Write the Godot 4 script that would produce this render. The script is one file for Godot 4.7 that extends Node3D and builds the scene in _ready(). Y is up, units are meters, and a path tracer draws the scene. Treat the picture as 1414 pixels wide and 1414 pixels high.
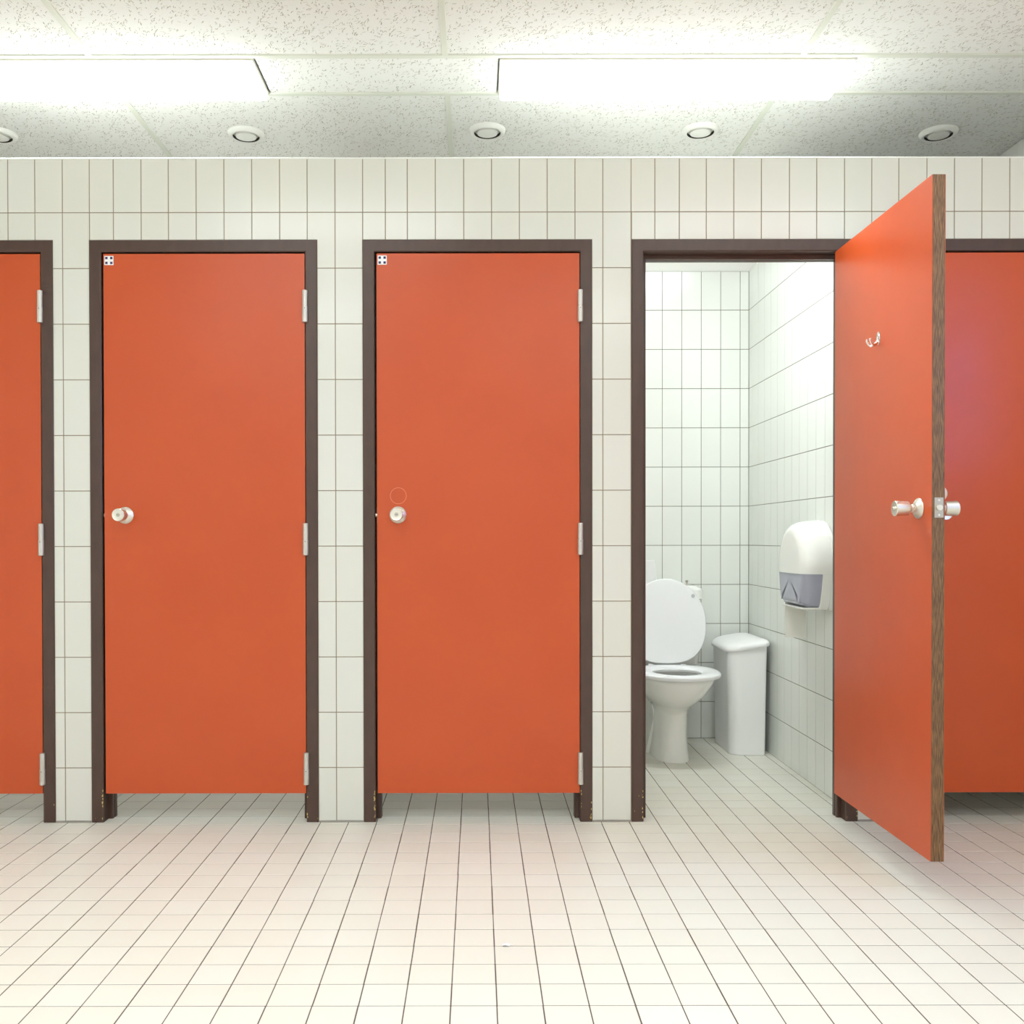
extends Node3D
# A row of toilet stalls with orange doors. Facade front plane is z = 0, floor y = 0, stalls lie at z < 0, the washroom at z > 0.

const ROOM_L := -2.75
const ROOM_R := 2.352
const ROOM_BACK := 4.7
const STALL_BACK := -1.42
const CEIL_Y := 2.7335
const WALL_TOP := 2.39
const WALL_T := 0.082
const EYE := Vector3(0, 1.0235, 3.4)

var rng := RandomNumberGenerator.new()
var M := {}
var mesh_cache := {}
var used_names := {}

# ---------------------------------------------------------------- nodes
func numbered(called: String) -> String:
	if not used_names.has(called):
		used_names[called] = 0
		return called
	used_names[called] += 1
	return "%s_%03d" % [called, used_names[called]]

func tag(o: Node, label: String, category: String, group := "", kind := "") -> void:
	o.set_meta("label", label)
	o.set_meta("category", category)
	if group != "":
		o.set_meta("group", group)
	if kind != "":
		o.set_meta("kind", kind)

func base(called: String, at: Vector3, label: String, category: String, group := "", kind := "") -> Node3D:
	var o := Node3D.new()
	o.name = numbered(called)
	add_child(o)
	o.position = at
	tag(o, label, category, group, kind)
	return o

func part(called: String, mesh: Mesh, mat: Material, parent: Node3D, at := Vector3.ZERO, rot := Vector3.ZERO) -> MeshInstance3D:
	var o := MeshInstance3D.new()
	o.name = called
	o.mesh = mesh
	o.material_override = mat
	parent.add_child(o, true)
	o.position = at
	o.rotation = rot
	return o

# ---------------------------------------------------------------- mesh building
func quad(t: PackedVector3Array, a: Vector3, b: Vector3, c: Vector3, d: Vector3) -> void:
	t.append_array(PackedVector3Array([a, b, c, a, c, d]))

# triangles -> mesh: outward winding found from the signed volume, normals smoothed up to a crease angle
func commit(t: PackedVector3Array, crease := 35.0, colors := PackedColorArray()) -> ArrayMesh:
	var vol := 0.0
	for i in range(0, t.size(), 3):
		vol += t[i].dot(t[i + 1].cross(t[i + 2]))
	var flip := vol < 0.0
	var n := t.size()
	var fn := PackedVector3Array()
	var keep := PackedInt32Array()
	for i in range(0, n, 3):
		var c := (t[i + 1] - t[i]).cross(t[i + 2] - t[i])
		if c.length() < 1e-14:
			continue
		keep.append(i)
		fn.append(c if not flip else -c)
	var at := {}
	if crease > 0.5:
		for k in keep.size():
			for j in 3:
				var q := Vector3i((t[keep[k] + j] * 20000.0).round())
				if at.has(q):
					at[q].append(k)
				else:
					at[q] = [k]
	var cosc := cos(deg_to_rad(crease))
	var v := PackedVector3Array()
	var nn := PackedVector3Array()
	var cc := PackedColorArray()
	for k in keep.size():
		var f := fn[k].normalized()
		for j in ([0, 2, 1] if not flip else [0, 1, 2]):   # front faces run clockwise
			var p := t[keep[k] + j]
			var s := f
			if crease > 0.5:
				s = Vector3.ZERO
				for o in at[Vector3i((p * 20000.0).round())]:
					if fn[o].normalized().dot(f) >= cosc:
						s += fn[o]
				s = s.normalized()
			v.append(p)
			nn.append(s)
			if colors.size() > 0:
				cc.append(colors[keep[k] + j])
	var a := []
	a.resize(Mesh.ARRAY_MAX)
	a[Mesh.ARRAY_VERTEX] = v
	a[Mesh.ARRAY_NORMAL] = nn
	if colors.size() > 0:
		a[Mesh.ARRAY_COLOR] = cc
	var m := ArrayMesh.new()
	m.add_surface_from_arrays(Mesh.PRIMITIVE_TRIANGLES, a)
	return m

func box_tris(t: PackedVector3Array, lo: Vector3, hi: Vector3) -> void:
	var p := func(x, y, z): return Vector3(hi.x if x else lo.x, hi.y if y else lo.y, hi.z if z else lo.z)
	quad(t, p.call(0, 0, 1), p.call(1, 0, 1), p.call(1, 1, 1), p.call(0, 1, 1))
	quad(t, p.call(1, 0, 0), p.call(0, 0, 0), p.call(0, 1, 0), p.call(1, 1, 0))
	quad(t, p.call(1, 0, 1), p.call(1, 0, 0), p.call(1, 1, 0), p.call(1, 1, 1))
	quad(t, p.call(0, 0, 0), p.call(0, 0, 1), p.call(0, 1, 1), p.call(0, 1, 0))
	quad(t, p.call(0, 1, 1), p.call(1, 1, 1), p.call(1, 1, 0), p.call(0, 1, 0))
	quad(t, p.call(0, 0, 0), p.call(1, 0, 0), p.call(1, 0, 1), p.call(0, 0, 1))

func boxes(list: Array) -> ArrayMesh:
	var t := PackedVector3Array()
	for b in list:
		box_tris(t, b[0], b[1])
	return commit(t, 0.0)

# box with chamfered edges, centred at the origin
func cham_tris(t: PackedVector3Array, c: Vector3, size: Vector3, b: float) -> void:
	var h := size / 2.0
	var i := h - Vector3.ONE * b
	var f := func(ax: int, s: float, u: float, w: float) -> Vector3:
		var r := Vector3.ZERO
		var a1 := (ax + 1) % 3
		var a2 := (ax + 2) % 3
		r[ax] = h[ax] * s
		r[a1] = i[a1] * u
		r[a2] = i[a2] * w
		return c + r
	for ax in 3:
		for s in [-1.0, 1.0]:
			if s > 0:
				quad(t, f.call(ax, s, -1, -1), f.call(ax, s, 1, -1), f.call(ax, s, 1, 1), f.call(ax, s, -1, 1))
			else:
				quad(t, f.call(ax, s, -1, 1), f.call(ax, s, 1, 1), f.call(ax, s, 1, -1), f.call(ax, s, -1, -1))
	# edges: between face (ax, s) and face (ax+1, u)
	for ax in 3:
		var a1 := (ax + 1) % 3
		for s in [-1.0, 1.0]:
			for u in [-1.0, 1.0]:
				var p1: Vector3 = f.call(ax, s, u, -1)
				var p2: Vector3 = f.call(ax, s, u, 1)
				var q1: Vector3 = f.call(a1, u, -1, s)
				var q2: Vector3 = f.call(a1, u, 1, s)
				if s * u > 0:
					quad(t, p1, q1, q2, p2)
				else:
					quad(t, p1, p2, q2, q1)
	for x in [-1.0, 1.0]:
		for y in [-1.0, 1.0]:
			for z in [-1.0, 1.0]:
				var a := c + Vector3(h.x * x, i.y * y, i.z * z)
				var d := c + Vector3(i.x * x, h.y * y, i.z * z)
				var e := c + Vector3(i.x * x, i.y * y, h.z * z)
				if x * y * z > 0:
					t.append_array(PackedVector3Array([a, d, e]))
				else:
					t.append_array(PackedVector3Array([a, e, d]))

func cham(size: Vector3, b := 0.002) -> ArrayMesh:
	var key := "c%.4f_%.4f_%.4f_%.4f" % [size.x, size.y, size.z, b]
	if not mesh_cache.has(key):
		var t := PackedVector3Array()
		cham_tris(t, Vector3.ZERO, size, b)
		mesh_cache[key] = commit(t, 0.0)
	return mesh_cache[key]

# rings of equal length -> closed skin
func loft(rings: Array, crease := 40.0, cap0 := true, cap1 := true) -> ArrayMesh:
	var t := PackedVector3Array()
	loft_tris(t, rings, cap0, cap1)
	return commit(t, crease)

func loft_tris(t: PackedVector3Array, rings: Array, cap0 := true, cap1 := true, wrap := false) -> void:
	var n: int = rings[0].size()
	for r in range(rings.size() if wrap else rings.size() - 1):
		var a: PackedVector3Array = rings[r]
		var b: PackedVector3Array = rings[(r + 1) % rings.size()]
		for k in n:
			var l := (k + 1) % n
			quad(t, a[k], a[l], b[l], b[k])
	if not wrap:
		for e in [[rings[0], cap0, true], [rings[-1], cap1, false]]:
			if e[1]:
				var ring: PackedVector3Array = e[0]
				var c := Vector3.ZERO
				for p in ring:
					c += p
				c /= ring.size()
				for k in n:
					var l := (k + 1) % n
					if e[2]:
						t.append_array(PackedVector3Array([c, ring[l], ring[k]]))
					else:
						t.append_array(PackedVector3Array([c, ring[k], ring[l]]))

# profile of (radius, height) turned round the y axis
func lathe(profile: Array, seg := 28, crease := 35.0) -> ArrayMesh:
	var rings := []
	for p in profile:
		var ring := PackedVector3Array()
		for k in seg:
			var a := TAU * k / seg
			ring.append(Vector3(cos(a) * max(p.x, 0.00001), p.y, -sin(a) * max(p.x, 0.00001)))
		rings.append(ring)
	return loft(rings, crease)

func tube(path: Array, radii: Array, seg := 12) -> ArrayMesh:
	var rings := []
	var up := Vector3(0.31, 0.2, 0.93).normalized()
	for i in path.size():
		var d: Vector3 = (path[min(i + 1, path.size() - 1)] - path[max(i - 1, 0)]).normalized()
		var s := d.cross(up).normalized()
		var w := d.cross(s)
		var ring := PackedVector3Array()
		for k in seg:
			var a := TAU * k / seg
			ring.append(path[i] + (s * cos(a) + w * sin(a)) * radii[i])
		rings.append(ring)
	return loft(rings, 50.0)

# a flat outline (x, y of the polygon) pushed along an axis; to_world maps (x, y, along) to a point
func prism(poly: PackedVector2Array, along0: float, along1: float, to_world: Callable, crease := 20.0) -> ArrayMesh:
	var t := PackedVector3Array()
	var n := poly.size()
	for k in n:
		var a := poly[k]
		var b := poly[(k + 1) % n]
		quad(t, to_world.call(a, along0), to_world.call(b, along0), to_world.call(b, along1), to_world.call(a, along1))
	var tri := Geometry2D.triangulate_polygon(poly)
	var sgn := 0.0
	for k in n:
		sgn += poly[k].cross(poly[(k + 1) % n])
	for i in range(0, tri.size(), 3):
		var a := poly[tri[i]]
		var b := poly[tri[i + 1]]
		var c := poly[tri[i + 2]]
		if (b - a).cross(c - a) * sgn < 0:
			var s := b
			b = c
			c = s
		t.append_array(PackedVector3Array([to_world.call(a, along1), to_world.call(b, along1), to_world.call(c, along1)]))
		t.append_array(PackedVector3Array([to_world.call(c, along0), to_world.call(b, along0), to_world.call(a, along0)]))
	return commit(t, crease)

# rounded rectangle outline, corner radii per corner (x-,z-) (x+,z-) (x+,z+) (x-,z+)
func round_rect(x0: float, x1: float, y0: float, y1: float, r: Array, seg := 6) -> PackedVector2Array:
	var out := PackedVector2Array()
	var cs := [[x0 + r[0], y0 + r[0], PI], [x1 - r[1], y0 + r[1], PI * 1.5], [x1 - r[2], y1 - r[2], 0.0], [x0 + r[3], y1 - r[3], PI * 0.5]]
	for k in 4:
		for s in seg + 1:
			var a: float = cs[k][2] + PI / 2 * s / seg
			out.append(Vector2(cs[k][0] + cos(a) * r[k], cs[k][1] + sin(a) * r[k]))
	return out

func flat_ring(poly: PackedVector2Array, y: float) -> PackedVector3Array:
	var out := PackedVector3Array()
	for p in poly:
		out.append(Vector3(p.x, y, p.y))
	return out

# ---------------------------------------------------------------- materials
func std(color: Color, rough: float, metal := 0.0) -> StandardMaterial3D:
	var m := StandardMaterial3D.new()
	m.albedo_color = color
	m.roughness = rough
	m.metallic = metal
	return m

func c8(r: float, g: float, b: float) -> Color:
	return Color(r / 255.0, g / 255.0, b / 255.0)

func noise_image(size: int, freq: float, sd: int, lo: Color, hi: Color, octaves := 4, power := 1.0) -> ImageTexture:
	var n := FastNoiseLite.new()
	n.seed = sd
	n.frequency = freq
	n.fractal_octaves = octaves
	var src := n.get_seamless_image(size, size)
	var im := Image.create(size, size, true, Image.FORMAT_RGB8)
	for y in size:
		for x in size:
			im.set_pixel(x, y, lo.lerp(hi, pow(src.get_pixel(x, y).r, power)))
	im.generate_mipmaps()
	return ImageTexture.create_from_image(im)

# mineral fibre board: short worm-holes and pin holes pressed into an off-white face
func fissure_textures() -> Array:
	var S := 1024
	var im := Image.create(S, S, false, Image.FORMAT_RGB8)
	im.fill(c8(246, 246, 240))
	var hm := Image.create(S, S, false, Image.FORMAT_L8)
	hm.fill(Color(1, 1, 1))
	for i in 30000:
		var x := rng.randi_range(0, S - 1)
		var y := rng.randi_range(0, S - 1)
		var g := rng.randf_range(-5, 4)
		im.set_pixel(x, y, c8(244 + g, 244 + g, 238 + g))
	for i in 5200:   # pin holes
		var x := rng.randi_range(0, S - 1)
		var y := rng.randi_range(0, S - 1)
		im.set_pixel(x, y, c8(188, 182, 165))  # hole tone includes its shade, painted into the albedo
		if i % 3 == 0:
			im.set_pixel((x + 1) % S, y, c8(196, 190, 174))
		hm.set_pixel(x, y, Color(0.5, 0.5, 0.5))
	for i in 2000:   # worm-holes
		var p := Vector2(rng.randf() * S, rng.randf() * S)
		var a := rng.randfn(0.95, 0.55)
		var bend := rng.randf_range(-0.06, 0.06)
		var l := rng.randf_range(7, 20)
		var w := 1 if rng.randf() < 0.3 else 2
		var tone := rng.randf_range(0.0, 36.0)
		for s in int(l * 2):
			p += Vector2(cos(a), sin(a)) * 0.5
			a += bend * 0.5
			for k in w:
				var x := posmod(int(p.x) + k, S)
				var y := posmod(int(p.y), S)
				im.set_pixel(x, y, c8(142 + tone, 134 + tone, 114 + tone))  # real pits, but part of this dark is shade put in the albedo
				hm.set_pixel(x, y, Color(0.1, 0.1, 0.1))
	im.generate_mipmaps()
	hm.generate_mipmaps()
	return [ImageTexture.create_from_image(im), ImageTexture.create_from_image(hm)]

func triplanar(m: StandardMaterial3D, scale: Vector3, world := false) -> void:
	m.uv1_triplanar = true
	m.uv1_world_triplanar = world
	m.uv1_scale = scale

func make_materials() -> void:
	# painted and glazed surfaces
	var o := std(Color.WHITE, 0.36)
	o.albedo_texture = noise_image(256, 0.012, 5, c8(200, 80, 31), c8(204, 84, 34), 5)
	o.roughness_texture = noise_image(256, 0.02, 9, Color(0.8, 0.8, 0.8), Color(1, 1, 1), 5)
	o.metallic_specular = 0.5
	triplanar(o, Vector3(0.9, 0.9, 0.9))
	M.orange = o
	M.ring = std(c8(232, 136, 98), 0.5)
	var w := std(Color.WHITE, 0.6)
	w.albedo_texture = noise_image(512, 0.035, 21, c8(48, 28, 14), c8(188, 142, 92), 4, 1.15)
	triplanar(w, Vector3(34, 1.0, 34))
	M.wood = w
	var b := std(Color.WHITE, 0.34)
	b.albedo_texture = noise_image(256, 0.03, 31, c8(74, 52, 43), c8(82, 60, 50), 4)
	triplanar(b, Vector3(3, 1, 3))
	M.brown = b
	M.chip = std(c8(226, 200, 120), 0.7)
	M.wall_tile = []
	for c in [c8(226, 226, 216), c8(225, 225, 214), c8(227, 226, 216), c8(226, 225, 214)]:
		var m := std(c, 0.2)
		M.wall_tile.append(m)
	M.stall_tile = []
	for c in [c8(239, 241, 234), c8(238, 240, 233), c8(240, 242, 235)]:
		M.stall_tile.append(std(c, 0.16))
	M.floor_tile = []
	M.floor_colors = [c8(230, 228, 214), c8(229, 226, 212), c8(231, 229, 216), c8(228, 225, 211), c8(230, 227, 213)]
	for c in M.floor_colors:
		M.floor_tile.append(std(c, 0.42))
	var vt := std(Color.WHITE, 0.42)
	vt.vertex_color_use_as_albedo = true
	M.floor_rest = vt
	M.grout = std(c8(150, 137, 116), 0.95)
	M.stall_grout = std(c8(134, 130, 118), 0.95)
	M.floor_grout = std(c8(100, 88, 76), 0.95)
	M.sealant = std(c8(150, 144, 134), 0.8)
	M.cap = std(c8(240, 240, 234), 0.35)
	M.paint = std(c8(245, 244, 238), 0.85)
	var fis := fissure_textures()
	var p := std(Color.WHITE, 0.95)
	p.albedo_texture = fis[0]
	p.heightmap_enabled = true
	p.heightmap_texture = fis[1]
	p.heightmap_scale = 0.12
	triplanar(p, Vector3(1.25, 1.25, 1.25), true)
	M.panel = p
	M.bar = std(c8(228, 230, 216), 0.5)
	M.valve = std(c8(240, 240, 232), 0.4)
	M.dark = std(c8(40, 36, 32), 0.8)
	M.white_metal = std(c8(205, 200, 186), 0.5)
	# metal
	M.satin = std(c8(226, 222, 212), 0.32, 1.0)
	M.brushed = std(c8(190, 184, 172), 0.38, 1.0)
	M.hinge = std(c8(206, 204, 196), 0.42, 0.75)
	M.chrome = std(c8(235, 235, 235), 0.1, 1.0)
	# sanitary ware and plastics
	M.ceramic = std(c8(249, 248, 243), 0.08)
	M.ceramic.clearcoat_enabled = true
	M.ceramic.clearcoat = 0.4
	M.ceramic.clearcoat_roughness = 0.05
	M.seat = std(c8(249, 250, 250), 0.22)
	M.plastic = std(c8(243, 243, 240), 0.3)
	M.bin = std(c8(248, 248, 246), 0.38)
	M.dispenser = std(c8(248, 247, 240), 0.16)
	M.smoke = std(c8(150, 152, 176), 0.12)
	M.smoke.transparency = BaseMaterial3D.TRANSPARENCY_ALPHA
	M.smoke.albedo_color = Color(0.73, 0.735, 0.80, 0.8)
	M.spool = std(c8(222, 222, 226), 0.5)
	M.paper = std(c8(240, 238, 228), 0.95)
	M.navy = std(c8(40, 36, 92), 0.45)
	M.sticker = std(c8(246, 246, 246), 0.45)
	M.rubber = std(c8(196, 198, 200), 0.6)
	var g := std(Color(0.93, 0.96, 1.0, 0.12), 0.05)
	g.transparency = BaseMaterial3D.TRANSPARENCY_ALPHA
	M.pane = g
	M.scrap = std(c8(244, 244, 244), 0.2)

# ---------------------------------------------------------------- tiles
func put_tile(parent: Node3D, mats: Array, lo: Vector3, hi: Vector3, normal_axis: int) -> void:
	var s := hi - lo
	var o := part("tile", cham(s.snapped(Vector3.ONE * 0.0005), 0.0007), mats[rng.randi() % mats.size()], parent, (lo + hi) / 2.0)
	var r := Vector3(rng.randf_range(-1, 1), rng.randf_range(-1, 1), rng.randf_range(-1, 1)) * 0.0012
	r[normal_axis] *= 0.5
	o.rotation = r

# ---------------------------------------------------------------- setting
const FRAMES := [[-2.338, -1.523], [-1.391, -0.572], [-0.4085, 0.4165], [0.559, 1.3755], [1.532, 2.347]]
const FACE := 0.043
const FRAME_TOP := 2.098
const COLUMNS := [-2.683, -2.583, -2.483, -2.383, -2.283, -2.183, -2.083, -1.983, -1.883, -1.783, -1.683, -1.586, -1.487, -1.390, -1.304, -1.204, -1.106, -1.006, -0.906, -0.806, -0.706, -0.607, -0.507, -0.4075, -0.326, -0.247, -0.146, -0.044, 0.056, 0.156, 0.256, 0.356, 0.456, 0.5575, 0.643, 0.731, 0.828, 0.927, 1.026, 1.127, 1.225, 1.325, 1.423, 1.52, 1.621, 1.72, 1.819, 1.919, 2.019, 2.119, 2.219, 2.3]

func build_facade() -> void:
	var w := base("wall_front", Vector3.ZERO, "stall front wall of glazed cream tiles around the door frames", "wall", "", "structure")
	var list := [[Vector3(ROOM_L, FRAME_TOP, -WALL_T), Vector3(ROOM_R, WALL_TOP - 0.002, -0.0007)]]
	var edges := [ROOM_L]
	for f in FRAMES:
		edges.append(f[0])
		edges.append(f[1])
	edges.append(ROOM_R)
	for k in range(0, edges.size(), 2):
		list.append([Vector3(edges[k], 0, -WALL_T), Vector3(edges[k + 1], FRAME_TOP, -0.0007)])
	part("grout_bed", boxes(list), M.grout, w)
	part("cap_strip", cham(Vector3(ROOM_R - ROOM_L, 0.006, WALL_T), 0.0015), M.cap, w, Vector3((ROOM_L + ROOM_R) / 2, WALL_TOP + 0.001, -WALL_T / 2 + 0.0005))
	var g := 0.0016
	var xs := [ROOM_L] + COLUMNS + [ROOM_R]
	var ys := []
	for k in 12:
		ys.append(max(0.0, 0.2 * k - 0.003))
	ys.append(WALL_TOP)
	for r in 12:
		var y0: float = ys[r]
		var y1: float = ys[r + 1]
		for c in xs.size() - 1:
			var x0: float = xs[c]
			var x1: float = xs[c + 1]
			if y0 >= FRAME_TOP - 0.01:
				put_tile(w, M.wall_tile, Vector3(x0 + g, y0 + g, -0.008), Vector3(x1 - g, y1 - g * (0.2 if r == 11 else 1.0), 0.0), 2)
				continue
			# clip against the frames
			var segs := [[x0, x1]]
			var above := []
			for f in FRAMES:
				var nxt := []
				for s in segs:
					if f[1] <= s[0] + 0.001 or f[0] >= s[1] - 0.001:
						nxt.append(s)
						continue
					if f[0] > s[0] + 0.006:
						nxt.append([s[0], f[0]])
					if f[1] < s[1] - 0.006:
						nxt.append([f[1], s[1]])
					if y1 > FRAME_TOP + 0.01:
						above.append([max(s[0], f[0]), min(s[1], f[1])])
				segs = nxt
			if above.size() == 1 and segs.size() == 1 and y1 > FRAME_TOP + 0.01:
				# a tile notched round the frame's corner
				var s: Array = segs[0]
				var e: Array = above[0]
				var nl: bool = e[0] < s[0]
				var poly: PackedVector2Array
				if nl:
					poly = PackedVector2Array([Vector2(s[0] + g, y0 + g), Vector2(s[1] - g, y0 + g), Vector2(s[1] - g, y1 - g), Vector2(e[0] + g, y1 - g), Vector2(e[0] + g, FRAME_TOP + g), Vector2(s[0] + g, FRAME_TOP + g)])
				else:
					poly = PackedVector2Array([Vector2(s[0] + g, y0 + g), Vector2(s[1] - g, y0 + g), Vector2(s[1] - g, FRAME_TOP + g), Vector2(e[1] - g, FRAME_TOP + g), Vector2(e[1] - g, y1 - g), Vector2(s[0] + g, y1 - g)])
				part("tile", prism(poly, -0.008, 0.0, func(p, a): return Vector3(p.x, p.y, a)), M.wall_tile[rng.randi() % 4], w)
				continue
			for s in segs:
				put_tile(w, M.wall_tile, Vector3(s[0] + g, y0 + g, -0.008), Vector3(s[1] - g, y1 - g, 0.0), 2)
			for s in above:
				put_tile(w, M.wall_tile, Vector3(s[0] + g, FRAME_TOP + g, -0.008), Vector3(s[1] - g, y1 - g, 0.0), 2)
	# bead of grey sealant where the piers meet the floor
	for k in range(0, edges.size(), 2):
		var a: float = max(edges[k], -2.7)
		var b: float = min(edges[k + 1], 2.28)
		if b - a > 0.03:
			part("sealant_bead", tube([Vector3(a + 0.002, 0.001, 0.001), Vector3((a + b) / 2, 0.0015, 0.0015), Vector3(b - 0.002, 0.001, 0.001)], [0.0045, 0.005, 0.0045], 8), M.sealant, w)

func stall_tiles(parent: Node3D, along0: float, along1: float, start: float, plane: float, axis: int, sgn: float) -> void:
	# axis 2: wall across z at plane, columns along x; axis 0: wall across x, columns along z
	var g := 0.0015
	var ys := [0.0]
	for k in range(1, 12):
		ys.append(0.2 * k - 0.013)
	ys.append(WALL_TOP - 0.006)
	var xs := [along0]
	var x := start
	while x < along1 - 0.01:
		if x > along0 + 0.01:
			xs.append(x)
		x += 0.0993
	xs.append(along1)
	for r in 12:
		for c in xs.size() - 1:
			var lo := Vector3.ZERO
			var hi := Vector3.ZERO
			lo.y = ys[r] + g
			hi.y = ys[r + 1] - g
			var ax := 0 if axis == 2 else 2
			lo[ax] = xs[c] + g
			hi[ax] = xs[c + 1] - g
			lo[axis] = min(plane, plane - sgn * 0.007)
			hi[axis] = max(plane, plane - sgn * 0.007)
			put_tile(parent, M.stall_tile, lo, hi, axis)

const PARTITIONS := [[-1.492, -1.422], [-0.525, -0.455], [0.452, 0.522], [1.392, 1.462]]

func build_stalls() -> void:
	var bw := base("wall_back", Vector3.ZERO, "back wall of the stalls, white tiles below pale painted plaster", "wall", "", "structure")
	part("plaster", boxes([[Vector3(ROOM_L - 0.1, 0, STALL_BACK - 0.12), Vector3(ROOM_R + 0.1, CEIL_Y + 0.05, STALL_BACK - 0.012)]]), M.paint, bw)
	part("grout_bed", boxes([[Vector3(ROOM_L, 0, STALL_BACK - 0.014), Vector3(ROOM_R, WALL_TOP - 0.006, STALL_BACK - 0.0007)]]), M.stall_grout, bw)
	stall_tiles(bw, 0.524, 1.3915, 1.347 - 0.0993 * 8, STALL_BACK, 2, 1.0)
	var rest := PackedVector3Array()
	for span in [[ROOM_L, -1.492], [-1.422, -0.525], [-0.455, 0.452], [1.462, ROOM_R]]:
		var x: float = span[0]
		while x < span[1] - 0.02:
			for r in 12:
				var x1: float = min(x + 0.1, span[1])
				var y0: float = max(0.0, 0.2 * r - 0.013)
				cham_tris(rest, Vector3((x + x1) / 2, y0 + 0.0985, STALL_BACK - 0.0035), Vector3(x1 - x - 0.0025, 0.197, 0.007), 0.0012)
			x += 0.1
	var ro := part("tiles_of_closed_stalls", commit(rest, 0.0), M.stall_tile[0], bw)
	ro.set_meta("kind", "stuff")
	for k in 4:
		var p: Array = PARTITIONS[k]
		var pw := base("wall_partition", Vector3.ZERO, ["tiled partition behind the pier beside the door that shows only its hinge strip", "tiled partition behind the pier between the two closed doors with cross stickers", "tiled partition on the left side of the open stall", "white tiled side wall of the open stall carrying the paper dispenser"][k], "wall", "", "structure")
		part("grout_bed", boxes([[Vector3(p[0] + 0.0007, 0, STALL_BACK), Vector3(p[1] - 0.0007, WALL_TOP - 0.008, -WALL_T)]]), M.stall_grout, pw)
		part("cap_strip", cham(Vector3(p[1] - p[0], 0.006, -STALL_BACK - WALL_T), 0.0015), M.cap, pw, Vector3((p[0] + p[1]) / 2, WALL_TOP - 0.005, (STALL_BACK - WALL_T) / 2))
		if k == 3:
			stall_tiles(pw, STALL_BACK, -WALL_T, STALL_BACK + 0.058, p[0], 0, -1.0)
		var t := PackedVector3Array()
		for side in 2:
			if k == 3 and side == 0:
				continue
			var z: float = -WALL_T
			while z > STALL_BACK + 0.02:
				var z0: float = max(z - 0.1, STALL_BACK)
				for r in 12:
					var y0: float = max(0.0, 0.2 * r - 0.013)
					cham_tris(t, Vector3(p[0] + 0.0035 if side == 0 else p[1] - 0.0035, y0 + 0.0985, (z + z0) / 2), Vector3(0.007, 0.197, z - z0 - 0.0025), 0.0012)
				z -= 0.1
		var o := part("tiles_of_hidden_faces", commit(t, 0.0), M.stall_tile[1], pw)
		o.set_meta("kind", "stuff")

func build_floor() -> void:
	var f := base("floor", Vector3.ZERO, "floor of small square cream tiles with dark joints", "floor", "", "structure")
	part("grout_bed", boxes([[Vector3(ROOM_L - 0.1, -0.12, STALL_BACK - 0.1), Vector3(ROOM_R + 0.1, -0.0008, ROOM_BACK + 0.1)]]), M.floor_grout, f)
	var px := 0.1013
	var pz := 0.1008
	var g := 0.0015
	var cells := []
	for i in range(-28, 25):
		for j in range(-16, 48):
			var x0: float = max(-0.058 + px * i, ROOM_L)
			var x1: float = min(-0.058 + px * (i + 1), ROOM_R)
			var z0: float = max(0.032 + pz * j, STALL_BACK)
			var z1: float = min(0.032 + pz * (j + 1), ROOM_BACK)
			if x1 - x0 < 0.012 or z1 - z0 < 0.012:
				continue
			var c := Vector2((x0 + x1) / 2, (z0 + z1) / 2)
			var d := EYE.z - c.y
			var score := 0.0
			if d > 1.9:
				var u := 658.0 + 1302.0 * c.x / d
				if u > -30 and u < 1444 and c.y > -0.02:
					score = 1.0 / (d * d * d)
			cells.append([score, x0, x1, z0, z1])
	cells.sort_custom(func(a, b): return a[0] > b[0] if a[0] != b[0] else (a[3] > b[3] if a[3] != b[3] else a[1] < b[1]))
	var t := PackedVector3Array()
	var cols := PackedColorArray()
	for k in cells.size():
		var c: Array = cells[k]
		var sz := Vector3(c[2] - c[1] - 2 * g, 0.008, c[4] - c[3] - 2 * g)
		var jx := rng.randf_range(-0.0004, 0.0004)
		var at := Vector3((c[1] + c[2]) / 2 + jx, -0.004, (c[3] + c[4]) / 2 + rng.randf_range(-0.0003, 0.0003))
		var which := rng.randi() % 5
		if k < 300:
			part("tile", cham(sz.snapped(Vector3.ONE * 0.0005), 0.0008), M.floor_tile[which], f, at)
		else:
			var n0 := t.size()
			cham_tris(t, at, sz, 0.0008)
			var col: Color = M.floor_colors[which].srgb_to_linear()
			for i in t.size() - n0:
				cols.append(col)
	var rest := part("further_tiles", commit(t, 0.0, cols), M.floor_rest, f)
	rest.set_meta("kind", "stuff")

const LIGHT_X := [-1.43, 0.722]
const BAR_X := [-2.632, -1.369, -0.109, 1.159]

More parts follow.
